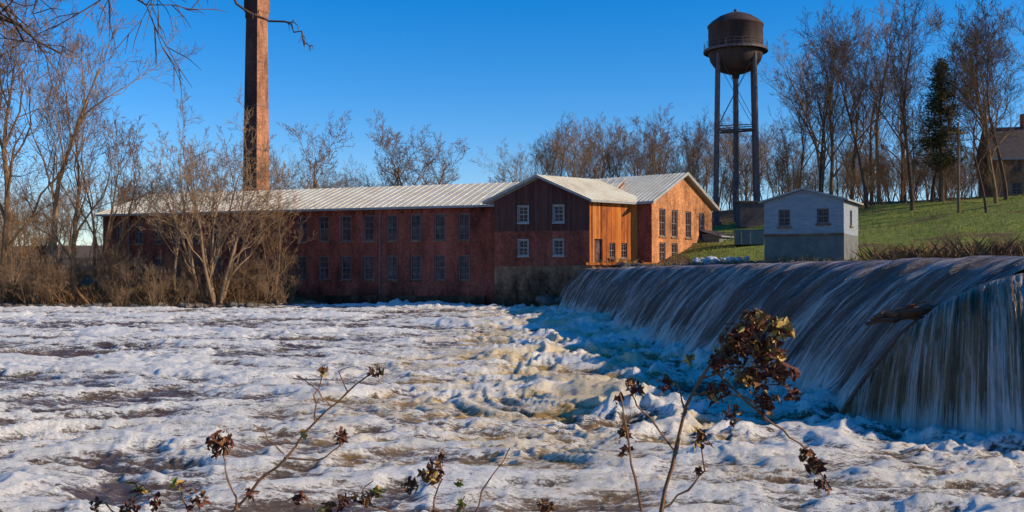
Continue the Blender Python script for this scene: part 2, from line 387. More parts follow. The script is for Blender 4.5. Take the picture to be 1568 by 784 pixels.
# ------------------------------------------------------------------ buildings
MATS=[M_brick,M_brick2,M_orange,M_dark,M_conc,M_blk,M_paint,M_trim,M_frame,M_roof,M_glass,M_shingle]
BR,BR2,OR,DK,CO,BK,PA,TR,FR,RO,GL,SH=range(12)
def v3(p,z): return Vector((p[0],p[1],z))
def wall(mb,P0,P1,z0,z1,ops,m,depth=.2):
    P0=Vector(P0);P1=Vector(P1);L=(P1-P0).length;u=(P1-P0)/L; n=Vector((u.y,-u.x)) # outward (right of direction)
    us=sorted(set([0,L]+[round(o[0]+s*o[1]/2,4) for o in ops for s in (-1,1)])); zs=sorted(set([z0,z1]+[o[2] for o in ops]+[o[3] for o in ops]))
    for i in range(len(us)-1):
        for j in range(len(zs)-1):
            cu=(us[i]+us[i+1])/2; cz=(zs[j]+zs[j+1])/2
            if any(abs(cu-o[0])<o[1]/2 and o[2]<cz<o[3] for o in ops): continue
            a_=P0+u*us[i]; b_=P0+u*us[i+1]
            mb.poly([v3(a_,zs[j]),v3(b_,zs[j]),v3(b_,zs[j+1]),v3(a_,zs[j+1])],m)
    for o in ops:
        a_=P0+u*(o[0]-o[1]/2); b_=P0+u*(o[0]+o[1]/2); ai=a_-n*depth; bi=b_-n*depth; zb,zt=o[2],o[3]
        mb.poly([v3(a_,zb),v3(ai,zb),v3(ai,zt),v3(a_,zt)],m); mb.poly([v3(b_,zb),v3(b_,zt),v3(bi,zt),v3(bi,zb)],m)
        mb.poly([v3(a_,zt),v3(ai,zt),v3(bi,zt),v3(b_,zt)],m); mb.poly([v3(a_,zb),v3(b_,zb),v3(bi,zb),v3(ai,zb)],m)
        typ=o[4] if len(o)>4 else 'w'; fm=o[5] if len(o)>5 else FR
        if typ=='d':
            mb.poly([v3(ai,zb),v3(bi,zb),v3(bi,zt),v3(ai,zt)],GL); continue
        g=depth-.01
        mb.poly([v3(a_-n*g,zb),v3(b_-n*g,zb),v3(b_-n*g,zt),v3(a_-n*g,zt)],GL)
        c=P0+u*o[0]-n*(depth-.06); U=Vector((u.x,u.y,0)); N=Vector((n.x,n.y,0)); Zv=Vector((0,0,1)); hw=o[1]/2; hz=(zt-zb)/2; zc=(zt+zb)/2; t=.055
        for s in (-1,1):
            mb.box(v3(c+u*s*(hw-t),zc),U*t,N*.04,Zv*hz,fm)
            mb.box(v3(c,zc+s*(hz-t)),U*(hw-2*t),N*.038,Zv*t,fm)
        mb.box(v3(c,zc),U*(hw-2*t),N*.03,Zv*.04,fm)
        mb.box(v3(c,zc),U*.02,N*.026,Zv*(hz-2*t),fm)
        for q in (-.5,.5): mb.box(v3(c,zc+q*hz),U*(hw-2*t),N*.022,Zv*.016,fm)
        mb.box(v3(P0+u*o[0]+n*.03,zb-.07),U*(hw+.1),N*.07,Zv*.07,CO if fm==FR else fm)
        if fm!=FR:
            for s in (-1,1): mb.box(v3(P0+u*(o[0]+s*(hw+.03))+n*.02,zc),U*.03,N*.03,Zv*(hz+.0),fm)
            mb.box(v3(P0+u*o[0]+n*.02,zt+.04),U*(hw+.06),N*.032,Zv*.04,fm)
def roof_slab(mb,A,B,C,Dd,th,m,rib=.6,ribm=None):
    A,B,C,Dd=map(Vector,(A,B,C,Dd)); dn=Vector((0,0,-th))
    mb.poly([A,B,C,Dd],m); mb.poly([A+dn,Dd+dn,C+dn,B+dn],TR)
    mb.poly([A+dn,B+dn,B,A],TR); mb.poly([B+dn,C+dn,C,B],TR); mb.poly([Dd+dn,A+dn,A,Dd],TR)
    if rib:
        n=max(2,int((B-A).length/rib)); nn=(B-A).cross(Dd-A).normalized()
        if nn.z<0: nn=-nn
        ud=(B-A).normalized()
        for i in range(n+1):
            p=A.lerp(B,i/n); q=Dd.lerp(C,i/n); mid=(p+q)/2; s=(q-p)/2
            mb.box(mid+nn*.015,ud*.03,s*.998,nn*.017,ribm if ribm is not None else m)

# --- long brick mill
mill=empty('brick_mill')
mb=MB()
u=Vector((41.3,-14.7)).normalized(); n=Vector((-u.y,u.x))  # n: away from the river
A=Vector((-42.9,102.7)); L=54.0; Bq=A+u*L; Cq=Bq+n*16; Dq=A+n*16
zE,zR=9.15,11.75
ops=[]
for i in range(18):
    uc=2.2+i*2.42
    if uc<42.6:
        ops.append((uc,1.08,6.0,8.45)); ops.append((uc,1.08,2.35,4.65))
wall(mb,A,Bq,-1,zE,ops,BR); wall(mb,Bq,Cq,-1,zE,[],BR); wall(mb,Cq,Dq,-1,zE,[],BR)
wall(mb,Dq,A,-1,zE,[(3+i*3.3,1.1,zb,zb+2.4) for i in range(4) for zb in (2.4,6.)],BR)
m1=(A+Dq)/2; m2=(Bq+Cq)/2
mb.poly([v3(Dq,zE),v3(A,zE),v3(m1,zR)],BR); mb.poly([v3(Bq,zE),v3(Cq,zE),v3(m2,zR)],BR)
o=.55; sl_=(zR-zE)/8
Ae=A-u*.5-n*o; Be=Bq-n*o; Ce=Bq+n*8; De=A-u*.5+n*8
roof_slab(mb,v3(Ae,zE+.16-sl_*o),v3(Be,zE+.16-sl_*o),v3(Ce,zR+.16),v3(De,zR+.16),.2,RO,.75)
Af=Cq+n*o; Bf=Dq-u*.5+n*o
roof_slab(mb,v3(Af,zE+.16-sl_*o),v3(Bf,zE+.16-sl_*o),v3(De,zR+.16),v3(Ce,zR+.16),.2,RO,0)
U=Vector((u.x,u.y,0)); N=Vector((n.x,n.y,0)); Zv=Vector((0,0,1))
for i in range(int(43/1.0)):
    mb.box(v3(A+u*(.6+i*1.0)-n*.08,8.72),U*.12,N*.08,Zv*.14,BR)
mb.box(v3(A+u*21.5-n*.06,8.95),U*21.5,N*.1,Zv*.1,BR)
mb.box(v3(A+u*21.5-n*.1,.2),U*21.5,N*.16,Zv*.7,CO)
for i in range(3):  # downpipes
    p=A+u*(3.4+i*14.52)-n*.08; mb.box(v3(p,5.0),U*.05,N*.05,Zv*3.9,FR)
mb.obj('walls_and_roof',MATS,mill)

# --- wooden/brick gabled front house over the water
gh=empty('gabled_wheelhouse'); mb=MB()
A2=Vector((-1.53,85.0)); B2=Vector((6.55,82.5)); C2=Vector((11.0,85.9)); D2=A2+(C2-B2)
z0,zb,zm,zE2,zR2=-1,3.6,6.6,9.25,11.2
L2=(B2-A2).length
wall(mb,A2,B2,zb,zm,[(L2*.31,.85,4.5,5.85,'w',TR),(L2*.68,.85,4.5,5.85,'w',TR)],BR)
wall(mb,A2,B2,zm,zE2,[(L2*.31,.9,7.35,8.75,'w',TR),(L2*.68,.9,7.35,8.75,'w',TR)],DK)
wall(mb,A2,B2,z0,zb,[],CO)
mid_=(A2+B2)/2; midb=(C2+D2)/2
mb.poly([v3(A2,zE2),v3(B2,zE2),v3(mid_,zR2)],DK)
L3=(C2-B2).length
wall(mb,B2,C2,zb,zE2,[(1.0,.95,3.65,5.9,'d'),(2.6,.7,4.3,5.6,'w',FR),(4.0,.7,4.3,5.6,'w',FR)],OR)
wall(mb,B2,C2,z0,zb,[],CO); wall(mb,C2,D2,z0,zE2,[],DK); wall(mb,D2,A2,z0,zE2,[],BR)
mb.poly([v3(C2,zE2),v3(D2,zE2),v3(midb,zR2)],DK)
ua=(B2-A2).normalized(); ub=(C2-B2).normalized(); sl2=(zR2-zE2)/(L2/2)
F=-ub*.6; Bk=ub*.9
Rr0=mid_+F; Rr1=midb+Bk
Re0=B2+ua*.6+F; Re1=C2+ua*.6+Bk; Le0=A2-ua*.6+F; Le1=D2-ua*.6+Bk
ze=zE2-sl2*.6+.2
roof_slab(mb,v3(Re0,ze),v3(Re1,ze),v3(Rr1,zR2+.2),v3(Rr0,zR2+.2),.2,RO,.5)
roof_slab(mb,v3(Le1,ze),v3(Le0,ze),v3(Rr0,zR2+.2),v3(Rr1,zR2+.2),.2,RO,.5)
pts=[(4.4,82.6),(6.7,81.6),(12.4,85.2),(11.6,87)]
mb.poly([v3(p,3.66) for p in pts],CO)
for i in range(4):
    p,q=pts[i],pts[(i+1)%4]; mb.poly([v3(p,-1),v3(q,-1),v3(q,3.66),v3(p,3.66)],CO)
for i in range(9):
    t=i/8; p=Vector((6.6,81.4)).lerp(Vector((12.4,84.6)),t); mb.box(v3(p,3.78+.05*math.sin(i*3)),(.45,.1,0),(.0,.12,.02),(0,0,.08),OR)
rd=random.Random(4); nA=Vector((ua.y,-ua.x))
z=-.2
while z<3.3:
    hh_=rd.uniform(.35,.6); t=0
    while t<L2-.3:
        ww=min(rd.uniform(.6,1.4),L2-t)
        if rd.random()<.8:
            mb.box(v3(A2+ua*(t+ww/2)+nA*rd.uniform(.0,.06),z+hh_/2),Vector((ua.x,ua.y,0))*(ww/2-.02),Vector((nA.x,nA.y,0))*.1,(0,0,hh_/2-.02),CO)
        t+=ww
    z+=hh_
mb.obj('walls_and_roof',MATS,gh)

# --- brick wing with lit gable end
wg=empty('brick_mill_wing'); mb=MB()
A3=Vector((12.15,85.1)); B3=Vector((19.3,94.5)); r=(B3-A3).normalized(); q=Vector((-r.y,r.x))
L4=(B3-A3).length; C3=B3+q*22; D3=A3+q*22; zE3,zR3=9.3,12.0
ops=[(c,1.15,6.25,8.7,'w',FR) for c in (1.9,4.2,6.9,9.6)]+[(c,1.15,4.0,5.7,'w',FR) for c in (1.9,4.2)]+[(8.2,1.0,4.6,5.8,'w',FR)]
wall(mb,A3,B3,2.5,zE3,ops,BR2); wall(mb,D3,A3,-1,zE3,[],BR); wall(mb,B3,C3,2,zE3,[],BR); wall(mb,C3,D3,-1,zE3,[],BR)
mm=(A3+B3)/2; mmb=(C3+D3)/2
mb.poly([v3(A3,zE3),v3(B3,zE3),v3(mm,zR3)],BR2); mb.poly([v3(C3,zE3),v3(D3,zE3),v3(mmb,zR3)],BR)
s3=(zR3-zE3)/(L4/2); ze=zE3-s3*.6+.2
P=-q*.5
roof_slab(mb,v3(D3-r*.6,ze),v3(A3-r*.6+P,ze),v3(mm+P,zR3+.2),v3(mmb,zR3+.2),.22,RO,.45)
roof_slab(mb,v3(B3+r*.6+P,ze),v3(C3+r*.6,ze),v3(mmb,zR3+.2),v3(mm+P,zR3+.2),.22,RO,.45)
mb.obj('walls_and_roof',MATS,wg)
e=empty('lean_to_shed'); mb=MB()
a0=A3+r*9.6-q*.02; a1=a0-q*1.8; b1=a1+r*2.4; b0=a0+r*2.4
wall(mb,a0,a1,3.8,6.7,[],BK); wall(mb,a1,b1,3.8,6.5,[(1.2,.7,5.4,6.1)],BK); wall(mb,b1,b0,3.8,6.7,[],BK)
roof_slab(mb,v3(a1-q*.3-r*.2,6.5),v3(b1-q*.3+r*.2,6.5),v3(b0+r*.2,7.1),v3(a0-r*.2,7.1),.12,SH,0)
mb.obj('walls_and_roof',MATS,e)

# --- small pump house
ph=empty('pump_house'); mb=MB()
Ls=Vector((18.3,71.0)); fu=Vector((.87,-.5)).normalized(); Rs=Ls+fu*5.57; bu=Vector((.5,.87)).normalized(); Cs=Rs+bu*5.2; Ds=Ls+bu*5.2
wall(mb,Ls,Rs,2.6,5.75,[],BK); wall(mb,Ls,Rs,5.75,8.15,[(1.45,.85,6.35,7.55,'w',FR),(4.15,.85,6.5,7.55,'w',FR)],PA)
wall(mb,Rs,Cs,2.6,5.75,[],BK); wall(mb,Rs,Cs,5.75,8.15,[(2.5,.8,6.4,7.5,'w',FR)],PA); wall(mb,Cs,Ds,2.6,8.15,[],PA); wall(mb,Ds,Ls,2.6,8.15,[],PA)
ms=(Ls+Rs)/2; msb=(Cs+Ds)/2
mb.poly([v3(Ls,8.15),v3(Rs,8.15),v3(ms,8.95)],PA); mb.poly([v3(Cs,8.15),v3(Ds,8.15),v3(msb,8.95)],PA)
s5=.8/2.785; ze=8.15-s5*.35+.12
roof_slab(mb,v3(Rs+fu*.35-bu*.3,ze),v3(Cs+fu*.35+bu*.3,ze),v3(msb+bu*.3,9.07),v3(ms-bu*.3,9.07),.12,SH,0)
roof_slab(mb,v3(Ds-fu*.35+bu*.3,ze),v3(Ls-fu*.35-bu*.3,ze),v3(ms-bu*.3,9.07),v3(msb+bu*.3,9.07),.12,SH,0)
mb.box(v3((Ls+Rs)/2,5.75)+Vector((-.25*.1,-.87*.1,0)),Vector((fu.x,fu.y,0))*2.8,Vector((bu.x,bu.y,0))*.05,(0,0,.06),CO)
mb.obj('walls_and_roof',MATS,ph)

# --- house on the hill
hh=empty('hillside_house'); mb=MB()
M_hw=simple('brown_clapboard',(.17,.09,.055),(.32,.18,.11),1.5,.9,.2,(1,1,6)); MT2=MATS+[M_hw]
a0=Vector((52.5,106)); fu=Vector((.97,-.24)).normalized(); bu=Vector((.24,.97)); b0=a0+fu*13; c0=b0+bu*9; d0=a0+bu*9; hz=11.0
wall(mb,a0,b0,hz-1.5,hz+4.6,[(c,1.0,hz+z_,hz+z_+1.3,'w',FR) for c in (2,5,8,11) for z_ in (.5,2.9)],12)
wall(mb,d0,a0,hz-1.5,hz+4.6,[(c,1.0,hz+2.9,hz+4.1,'w',FR) for c in (2.5,6.5)],12); wall(mb,b0,c0,hz-1.5,hz+4.6,[],12); wall(mb,c0,d0,hz-1.5,hz+4.6,[],12)
l0=(a0+d0)/2; l1=(b0+c0)/2
mb.poly([v3(d0,hz+4.6),v3(a0,hz+4.6),v3(l0,hz+8.2)],12); mb.poly([v3(b0,hz+4.6),v3(c0,hz+4.6),v3(l1,hz+8.2)],12)
roof_slab(mb,v3(a0-fu*.4-bu*.5,hz+4.4),v3(b0+fu*.4-bu*.5,hz+4.4),v3(l1+fu*.4,hz+8.4),v3(l0-fu*.4,hz+8.4),.2,SH,0)
roof_slab(mb,v3(c0+fu*.4+bu*.5,hz+4.4),v3(d0-fu*.4+bu*.5,hz+4.4),v3(l0-fu*.4,hz+8.4),v3(l1+fu*.4,hz+8.4),.2,SH,0)
mb.box(v3(l0+fu*4,hz+8.8),(.4,0,0),(0,.4,0),(0,0,1.0),BR)
mb.obj('walls_and_roof',MT2,hh)

# --- chimney
ch=empty('brick_chimney'); mb=MB()
cx,cy=-29.3,112.0; an=R(-28)
M_chim=brick_mat('chimney_brick',(.40,.16,.085),(.29,.105,.055),(.33,.21,.13),R(-33))
M_chim_shade=brick_mat('shaded_chimney_brick',(.07,.03,.025),(.05,.022,.02),(.06,.04,.035),R(57))  # darker copy for the left face: its shade is painted into the brick colour
def sq(hw,z): return [(cx+hw*1.414*math.cos(an+R(45)+i*math.pi/2),cy+hw*1.414*math.sin(an+R(45)+i*math.pi/2),z) for i in range(4)]
prof=[(1.12,0),(1.08,9),(1.0,18),(.91,27),(.85,32.0),(.92,32.3),(.92,32.8),(1.02,33.0),(1.02,34.6),(.92,34.8),(.92,35.6),(.6,35.6),(.6,33)]
for (h1,z1),(h2,z2) in zip(prof[:-1],prof[1:]):
    s1=sq(h1,z1); s2=sq(h2,z2)
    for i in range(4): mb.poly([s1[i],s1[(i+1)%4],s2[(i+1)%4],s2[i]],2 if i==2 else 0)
for z in (12,17,22,27):
    hw=1.08-(z-9)/23*.23+.02; s1=sq(hw,z); s2=sq(hw,z+.08)
    for i in range(4): mb.poly([s1[i],s1[(i+1)%4],s2[(i+1)%4],s2[i]],1)
mb.obj('stack',[M_chim,M_leg,M_chim_shade],ch)

# --- water tower
wt=empty('water_tower'); mb=MB(); c=(25.2,110.0)
pr=[(0.02,32.35),(.9,32.25),(1.9,31.85),(2.7,31.3),(3.05,30.95),(3.12,30.9),(3.12,30.75),(3.02,30.7),(3.02,28.1),(3.0,27.6),(2.8,26.9),(2.4,26.3),(1.8,25.8),(1.0,25.5),(.45,25.4),(.38,24.9),(.02,24.9)]
mb.lathe(c,pr,40); mb.lathe(c,[(.02,32.8),(.18,32.7),(.18,32.3)],12)
for z in (28.9,29.8): mb.lathe(c,[(3.02,z-.03),(3.05,z-.02),(3.05,z+.02),(3.02,z+.03)],40)
o1=mb.obj('tank',[M_steel],wt,True)
mb=MB()
mb.lathe(c,[(3.0,28.0),(3.55,28.0),(3.55,28.1),(3.0,28.1)],40)
mb.lathe(c,[(3.53,27.85),(3.57,27.85),(3.57,28.12),(3.53,28.12)],40)
for zz_ in (28.5,28.85): 
    ring=[(c[0]+3.5*math.cos(t),c[1]+3.5*math.sin(t),zz_) for t in np.linspace(0,2*math.pi,41)]; mb.tube(ring,.02,4,cap=False)
for t in np.linspace(0,2*math.pi,25)[:-1]:
    mb.tube([(c[0]+3.5*math.cos(t),c[1]+3.5*math.sin(t),28.05),(c[0]+3.5*math.cos(t),c[1]+3.5*math.sin(t),28.85)],.02,4)
LG=[]
for i in range(4):
    t=R(35)+i*math.pi/2
    top=Vector((c[0]+2.75*math.cos(t),c[1]+2.75*math.sin(t),27.9)); bot=Vector((c[0]+3.25*math.cos(t),c[1]+3.25*math.sin(t),gz(c[0]+3.25*math.cos(t),c[1]+3.25*math.sin(t))-.6))
    LG.append((top,bot)); mb.tube([top,bot],.24,8)
    mb.box(bot+Vector((0,0,.6)),(.5,0,0),(0,.5,0),(0,0,.4))
for lev in (.55,):
    P_=[b.lerp(t,lev) for t,b in LG]
    for i in range(4):
        mb.tube([P_[i],P_[(i+1)%4]],.11,6); mb.tube([P_[i]+Vector((0,0,.5)),P_[(i+1)%4]+Vector((0,0,.5))],.06,6)
        mb.tube([P_[i],Vector((c[0],c[1],P_[i].z))],.07,6)
for lo,hi in ((.03,.55),(.57,.97)):
    for i in range(4):
        j=(i+1)%4
        mb.tube([LG[i][1].lerp(LG[i][0],lo),LG[j][1].lerp(LG[j][0],hi)],.03,4); mb.tube([LG[j][1].lerp(LG[j][0],lo),LG[i][1].lerp(LG[i][0],hi)],.03,4)
mb.tube([(c[0],c[1],25.2),(c[0],c[1],6.5)],.30,10)
mb.obj('legs_and_balcony',[M_leg],wt)
mb=MB(); gt=gz(26,105)
mb.box((25.6,104,gt+.9),(1.6,0,0),(0,1.1,0),(0,0,1.3)); mb.box((25.6,104,gt+2.3),(1.8,0,0),(0,1.3,0),(0,0,.1))
mb.obj('valve_house',[M_shingle],wt)

# --- utility pole
up=empty('utility_pole'); mb=MB(); px_,py_=42.0,92.0
mb.tube([(px_,py_,5),(px_,py_,17.2)],[.16,.11],8); mb.box((px_,py_,16.2),(1.1,.2,0),(-.01,.06,0),(0,0,.06))
for s in (-1,-.6,.6,1): mb.tube([(px_+s,py_+s*.18,16.25),(px_+s,py_+s*.18,16.45)],.04,6)
mb.obj('pole_and_crossarm',[M_bark],up)
e=empty('storage_bin'); mb=MB(); bx,by=21.3,88.0; bz=gz(bx,by)
M_bin=simple('grey_green_steel',(.07,.10,.10),(.12,.15,.15),2,.6,.1)
mb.box((bx,by,bz+.65),(1.25,-.2,0),(.15,.8,0),(0,0,.6)); mb.box((bx,by+.1,bz+1.33),(1.3,-.2,0),(.16,.86,0),(0,0,.06))
for s in (-.8,0,.8): mb.box((bx+s-.1,by-.86,bz+.65),(.05,0,0),(0,.04,0),(0,0,.55))
mb.obj('bin',[M_bin],e)

# ------------------------------------------------------------------ rocks
def rocks(name,pts,mat,par=None):
    V=[];F=[]
    for (x,y,z,r_) in pts:
        nl,nk=5,7; b=len(V); sx=random.uniform(.8,1.4)
        for i in range(nl):
            ph_=math.pi*i/(nl-1)
            for j in range(nk):
                t=2*math.pi*j/nk; q_=r_*random.uniform(.75,1.15)
                V.append((x+q_*sx*math.sin(ph_)*math.cos(t),y+q_*math.sin(ph_)*math.sin(t),z+q_*.65*math.cos(ph_)))
        for i in range(nl-1):
            for j in range(nk): F.append([b+i*nk+j,b+(i+1)*nk+j,b+(i+1)*nk+(j+1)%nk,b+i*nk+(j+1)%nk])
    return mesh_obj(name,V,F,[mat],par)
pts=[]
SHX=[6.5,9,12,16,18,24,60,120]; SHY=[83.5,82,79,72,69,66,62,55]
for i in range(460):
    x=random.uniform(8,75) if i%2 else random.uniform(9,20); y=np.interp(x,SHX,SHY)+random.uniform(-1.2,2.6); pts.append((x,y,max(3.3,gz(x,y)),random.uniform(.15,.5)))
rocks('shore_rocks',pts,M_rock)
pts=[]
for i in range(42):
    x=random.uniform(14.4,17.8); y=random.uniform(74,77.5)+ (17-x)*.5; pts.append((x,y,gz(x,y)+random.uniform(.1,.5),random.uniform(.12,.40)))
rocks('pale_riprap',pts,M_pale)
pts=[]
for i in range(300):
    x=random.uniform(-75,-17.5); y=np.interp(x,[-60,-30,-22,-18],[83,84.5,87,92])+random.uniform(-1.8,.4); pts.append((x,y,random.uniform(0,.25),random.uniform(.2,.5)))
for i in range(40):
    pts.append((random.uniform(2.6,5.0),random.uniform(80.6,82.3),random.uniform(-.1,.8),random.uniform(.3,.7)))
rocks('riverbank_rocks',pts,M_rock)

# ------------------------------------------------------------------ trees
def tree_mesh(name,seed,H,r0,counts=(9,6,5,4,3),spread=.75,trunks=1,up=.25,twig=.016,leaf=0,mats=None,lift=.3,lean=0):
    rd=random.Random(seed); V=[];F=[];MI=[]
    def norm(d):
        l=math.sqrt(d[0]**2+d[1]**2+d[2]**2) or 1; return (d[0]/l,d[1]/l,d[2]/l)
    def tube(P,Rr,k):
        b=len(V); n=len(P); d=norm((P[-1][0]-P[0][0],P[-1][1]-P[0][1],P[-1][2]-P[0][2]))
        a=(d[1],-d[0],0) if abs(d[2])<.9 else (0,d[2],-d[1])
        a=norm(a); c_=(d[1]*a[2]-d[2]*a[1],d[2]*a[0]-d[0]*a[2],d[0]*a[1]-d[1]*a[0])
        for p,r_ in zip(P,Rr):
            for j in range(k):
                w_=6.28318*j/k; cw=r_*math.cos(w_); sw=r_*math.sin(w_)
                V.append((p[0]+a[0]*cw+c_[0]*sw,p[1]+a[1]*cw+c_[1]*sw,p[2]+a[2]*cw+c_[2]*sw))
        for i in range(n-1):
            for j in range(k): F.append((b+i*k+j,b+i*k+(j+1)%k,b+(i+1)*k+(j+1)%k,b+(i+1)*k+j)); MI.append(0)
    NS=(8,6,5,4,3,2)
    def grow(p,d,L,r_,lv):
        ns=NS[lv]; P=[p]; Rr=[r_]; D_=[d]
        wob=(.07,.16,.22,.28,.3,.3)[lv]
        for i in range(ns):
            d=norm((d[0]+rd.gauss(0,wob),d[1]+rd.gauss(0,wob),d[2]+rd.gauss(0,wob)+up*(.4 if lv else .1)))
            p=(p[0]+d[0]*L/ns,p[1]+d[1]*L/ns,p[2]+d[2]*L/ns); P.append(p); D_.append(d)
            Rr.append(max(twig*.55,r_*(1-.82*(i+1)/ns)))
        tube(P,Rr,(7,5,4,3,3,3)[lv])
        if leaf and lv>=4:
            for _ in range(leaf):
                q=P[rd.randrange(len(P))]; s=rd.uniform(.06,.14); o=[q[i]+rd.gauss(0,.18) for i in range(3)]
                e1=norm((rd.gauss(0,1),rd.gauss(0,1),rd.gauss(0,1))); e2=norm((rd.gauss(0,1),rd.gauss(0,1),rd.gauss(0,1)))
                b=len(V); V.extend([tuple(o[i]+e1[i]*s for i in range(3)),tuple(o[i]+e2[i]*s for i in range(3)),tuple(o[i]-e1[i]*s for i in range(3))]); F.append((b,b+1,b+2)); MI.append(1)
        if lv>=len(counts): return
        cn=counts[lv]
        for k_ in range(cn):
            lo=lift if lv==0 else .2
            t=lo+(1-lo)*(k_+rd.random())/cn; t=min(t,.98)
            fi=t*ns; i=int(fi); fr=fi-i
            q=tuple(P[i][j]*(1-fr)+P[i+1][j]*fr for j in range(3)); bd=D_[i+1]
            az=rd.uniform(0,6.283) if lv else k_*2.4+rd.uniform(-.5,.5)
            a=norm((bd[1],-bd[0],.01)) if abs(bd[2])<.95 else (1,0,0)
            c_=(bd[1]*a[2]-bd[2]*a[1],bd[2]*a[0]-bd[0]*a[2],bd[0]*a[1]-bd[1]*a[0])
            th=rd.uniform(.45,.95)*spread*(1.15-.35*t)
            ct,st_=math.cos(th),math.sin(th)
            nd_=norm(tuple(bd[j]*ct+(a[j]*math.cos(az)+c_[j]*math.sin(az))*st_ for j in range(3)))
            cl=L*rd.uniform(.42,.66)*(1.12-.55*t if lv==0 else 1-.3*t)
            rr=(r_*(1-.82*t))*rd.uniform(.45,.7)
            grow(q,nd_,cl,max(twig,rr),lv+1)
    for k_ in range(trunks):
        t=k_*6.283/trunks+rd.random(); s=(.28 if trunks>1 else .04)
        grow((math.cos(t)*.25*(trunks>1),math.sin(t)*.25*(trunks>1),-.3),norm((math.cos(t)*s+lean,math.sin(t)*s,1)),H*rd.uniform(.8,1.0)*(1 if k_==0 else .9),r0*(1 if trunks==1 else .75),0)
    me=bpy.data.meshes.new(name); me.from_pydata(V,[],F)
    for m in mats: me.materials.append(m)
    me.polygons.foreach_set('material_index',MI); me.update(); return me
B1=[M_bark,M_rust];B2m=[M_bark2,M_rust];B3m=[M_bark3,M_rust]
big=[tree_mesh('bare_crown_a',1,22,.36,(10,6,5,4,3),.8,1,.22,.018,0,B1,.22),
     tree_mesh('bare_crown_b',2,22,.32,(10,6,5,4,2),.7,1,.3,.018,0,B2m,.3),
     tree_mesh('bare_crown_c',3,22,.30,(11,6,5,4,2),.65,1,.3,.02,0,B3m,.35),
     tree_mesh('bare_crown_d',4,22,.34,(10,6,5,4,3),1.0,1,.25,.024,0,B1,.2)]
multi=[tree_mesh('multistem_a',11,17,.28,(7,5,4,4,3),.8,4,.22,.018,0,B2m,.2),
       tree_mesh('multistem_b',12,17,.24,(7,5,4,4,2),.75,3,.25,.018,0,B1,.25)]
rust=[tree_mesh('oak_crown',21,20,.3,(9,6,5,4),.7,1,.3,.025,2,B1,.3)]
HT={}
for m in big+multi+rust: HT[m.name]=max(v.co.z for v in m.vertices)
def put(name,me,x,y,s=1,rot=None,parent=None,sz=None,z=None,H=None):
    if H is not None: s=H/HT[me.name]
    o=bpy.data.objects.new(name,me); o.location=(x,y,(gz(x,y) if z is None else z)-.1)
    o.scale=(s,s,sz or s); o.rotation_euler=(0,0,random.uniform(0,6.28) if rot is None else rot); return link(o,parent)
# left bank
put('bare_tree',big[0],-44.5,85.5,H=31,rot=.4); put('bare_tree',big[1],-41,88,H=28,rot=1.9); put('bare_tree',big[3],-47.5,87,H=28); put('bare_tree',big[0],-38.5,86,H=23,rot=3)
put('bare_tree',multi[0],-25.8,85.8,H=20,rot=.6); put('bare_tree',multi[1],-36.5,87,H=19,rot=2.2); put('bare_tree',multi[0],-27.5,87,H=19,rot=4)
put('bare_tree',big[1],-31,90,H=15); put('bare_tree',multi[1],-21.5,88.6,H=11,rot=1.)
put('bare_tree',big[2],-50,95,H=20); put('bare_tree',big[0],-58,90,H=26)
# behind mill
put('bare_tree',big[3],-25,128,H=21); put('bare_tree',big[1],-31,126,H=19); put('bare_tree',big[0],-22,132,H=16)
put('bare_tree',big[3],-15.6,150,H=24,rot=1); put('bare_tree',big[3],-17.2,153,H=22,rot=3); put('bare_tree',big[3],-13.6,153,H=22,rot=5)
# right hill
for (x,y,H_,k) in [(36.5,116,24,2),(35.5,109,25,0),(38.5,106,25,2),(42,112,25,1),(45,105,21,2),(39,124,24,1),(29,128,15,0),(40.5,99,24,2),
                  (47.5,96,20,0),(50,99,22,2),(53,92,24,1),(33.5,106,20,2),(47,118,20,0),(31,136,15,1),(54,110,24,3),(60,120,26,2),(43.6,90,14,2),(57,98,24,0),
                  (41,118,22,0),(44.5,121,20,3),(49,122,22,0),(37.5,128,20,2)]:
    put('bare_tree',big[k],x,y,H=H_-1)
put('oak_tree',rust[0],42.6,104,H=12); put('oak_tree',rust[0],49.5,112,H=12); put('oak_tree',rust[0],36,127,H=13); put('oak_tree',rust[0],39,117,H=11); put('oak_tree',rust[0],51,118,H=11)
# distant woods : one parent
dw=empty('distant_woods')
i=0
for x in np.arange(-150,170,4.0):
    for row in range(2):
        xx=x+random.uniform(-2,2); y=random.uniform(165,185)+row*38
        b=xx/y
        # skyline profile: tree-top tangent above the horizon, by bearing from the river bank
        tpv=np.interp(b,[-.6,-.42,-.3,-.2,-.16,-.06,-.02,.0,.02,.06,.12,.17,.2,.26,.3,.36,.5],[.10,.11,.10,.12,.11,.095,.09,.12,.15,.165,.175,.18,.16,.155,.16,.15,.14])
        H_=3+tpv*y*random.uniform(.82,1.02)-gz(xx,y)
        i+=1; put('tree_%03d'%i,random.choice(big),xx,y,H=max(5,H_),parent=dw)
for x in np.arange(6,30,3.0):
    i+=1; y=random.uniform(132,142); H_=3+random.uniform(.13,.165)*y-7; put('tree_%03d'%i,random.choice(big[:3]),x*1.0,y,H=H_,parent=dw,z=7)
for x in np.arange(22,84,1.5):   # brushy wood edge on top of the hill
    i+=1; y=random.uniform(118,134); put('brush_%03d'%i,random.choice(multi),x,y,H=random.uniform(5,9.5),parent=dw)
for x in np.arange(-96,-30,2.2):
    i+=1; y=random.uniform(124,140); put('brush_%03d'%i,random.choice(multi),x,y,H=random.uniform(6,11),parent=dw)
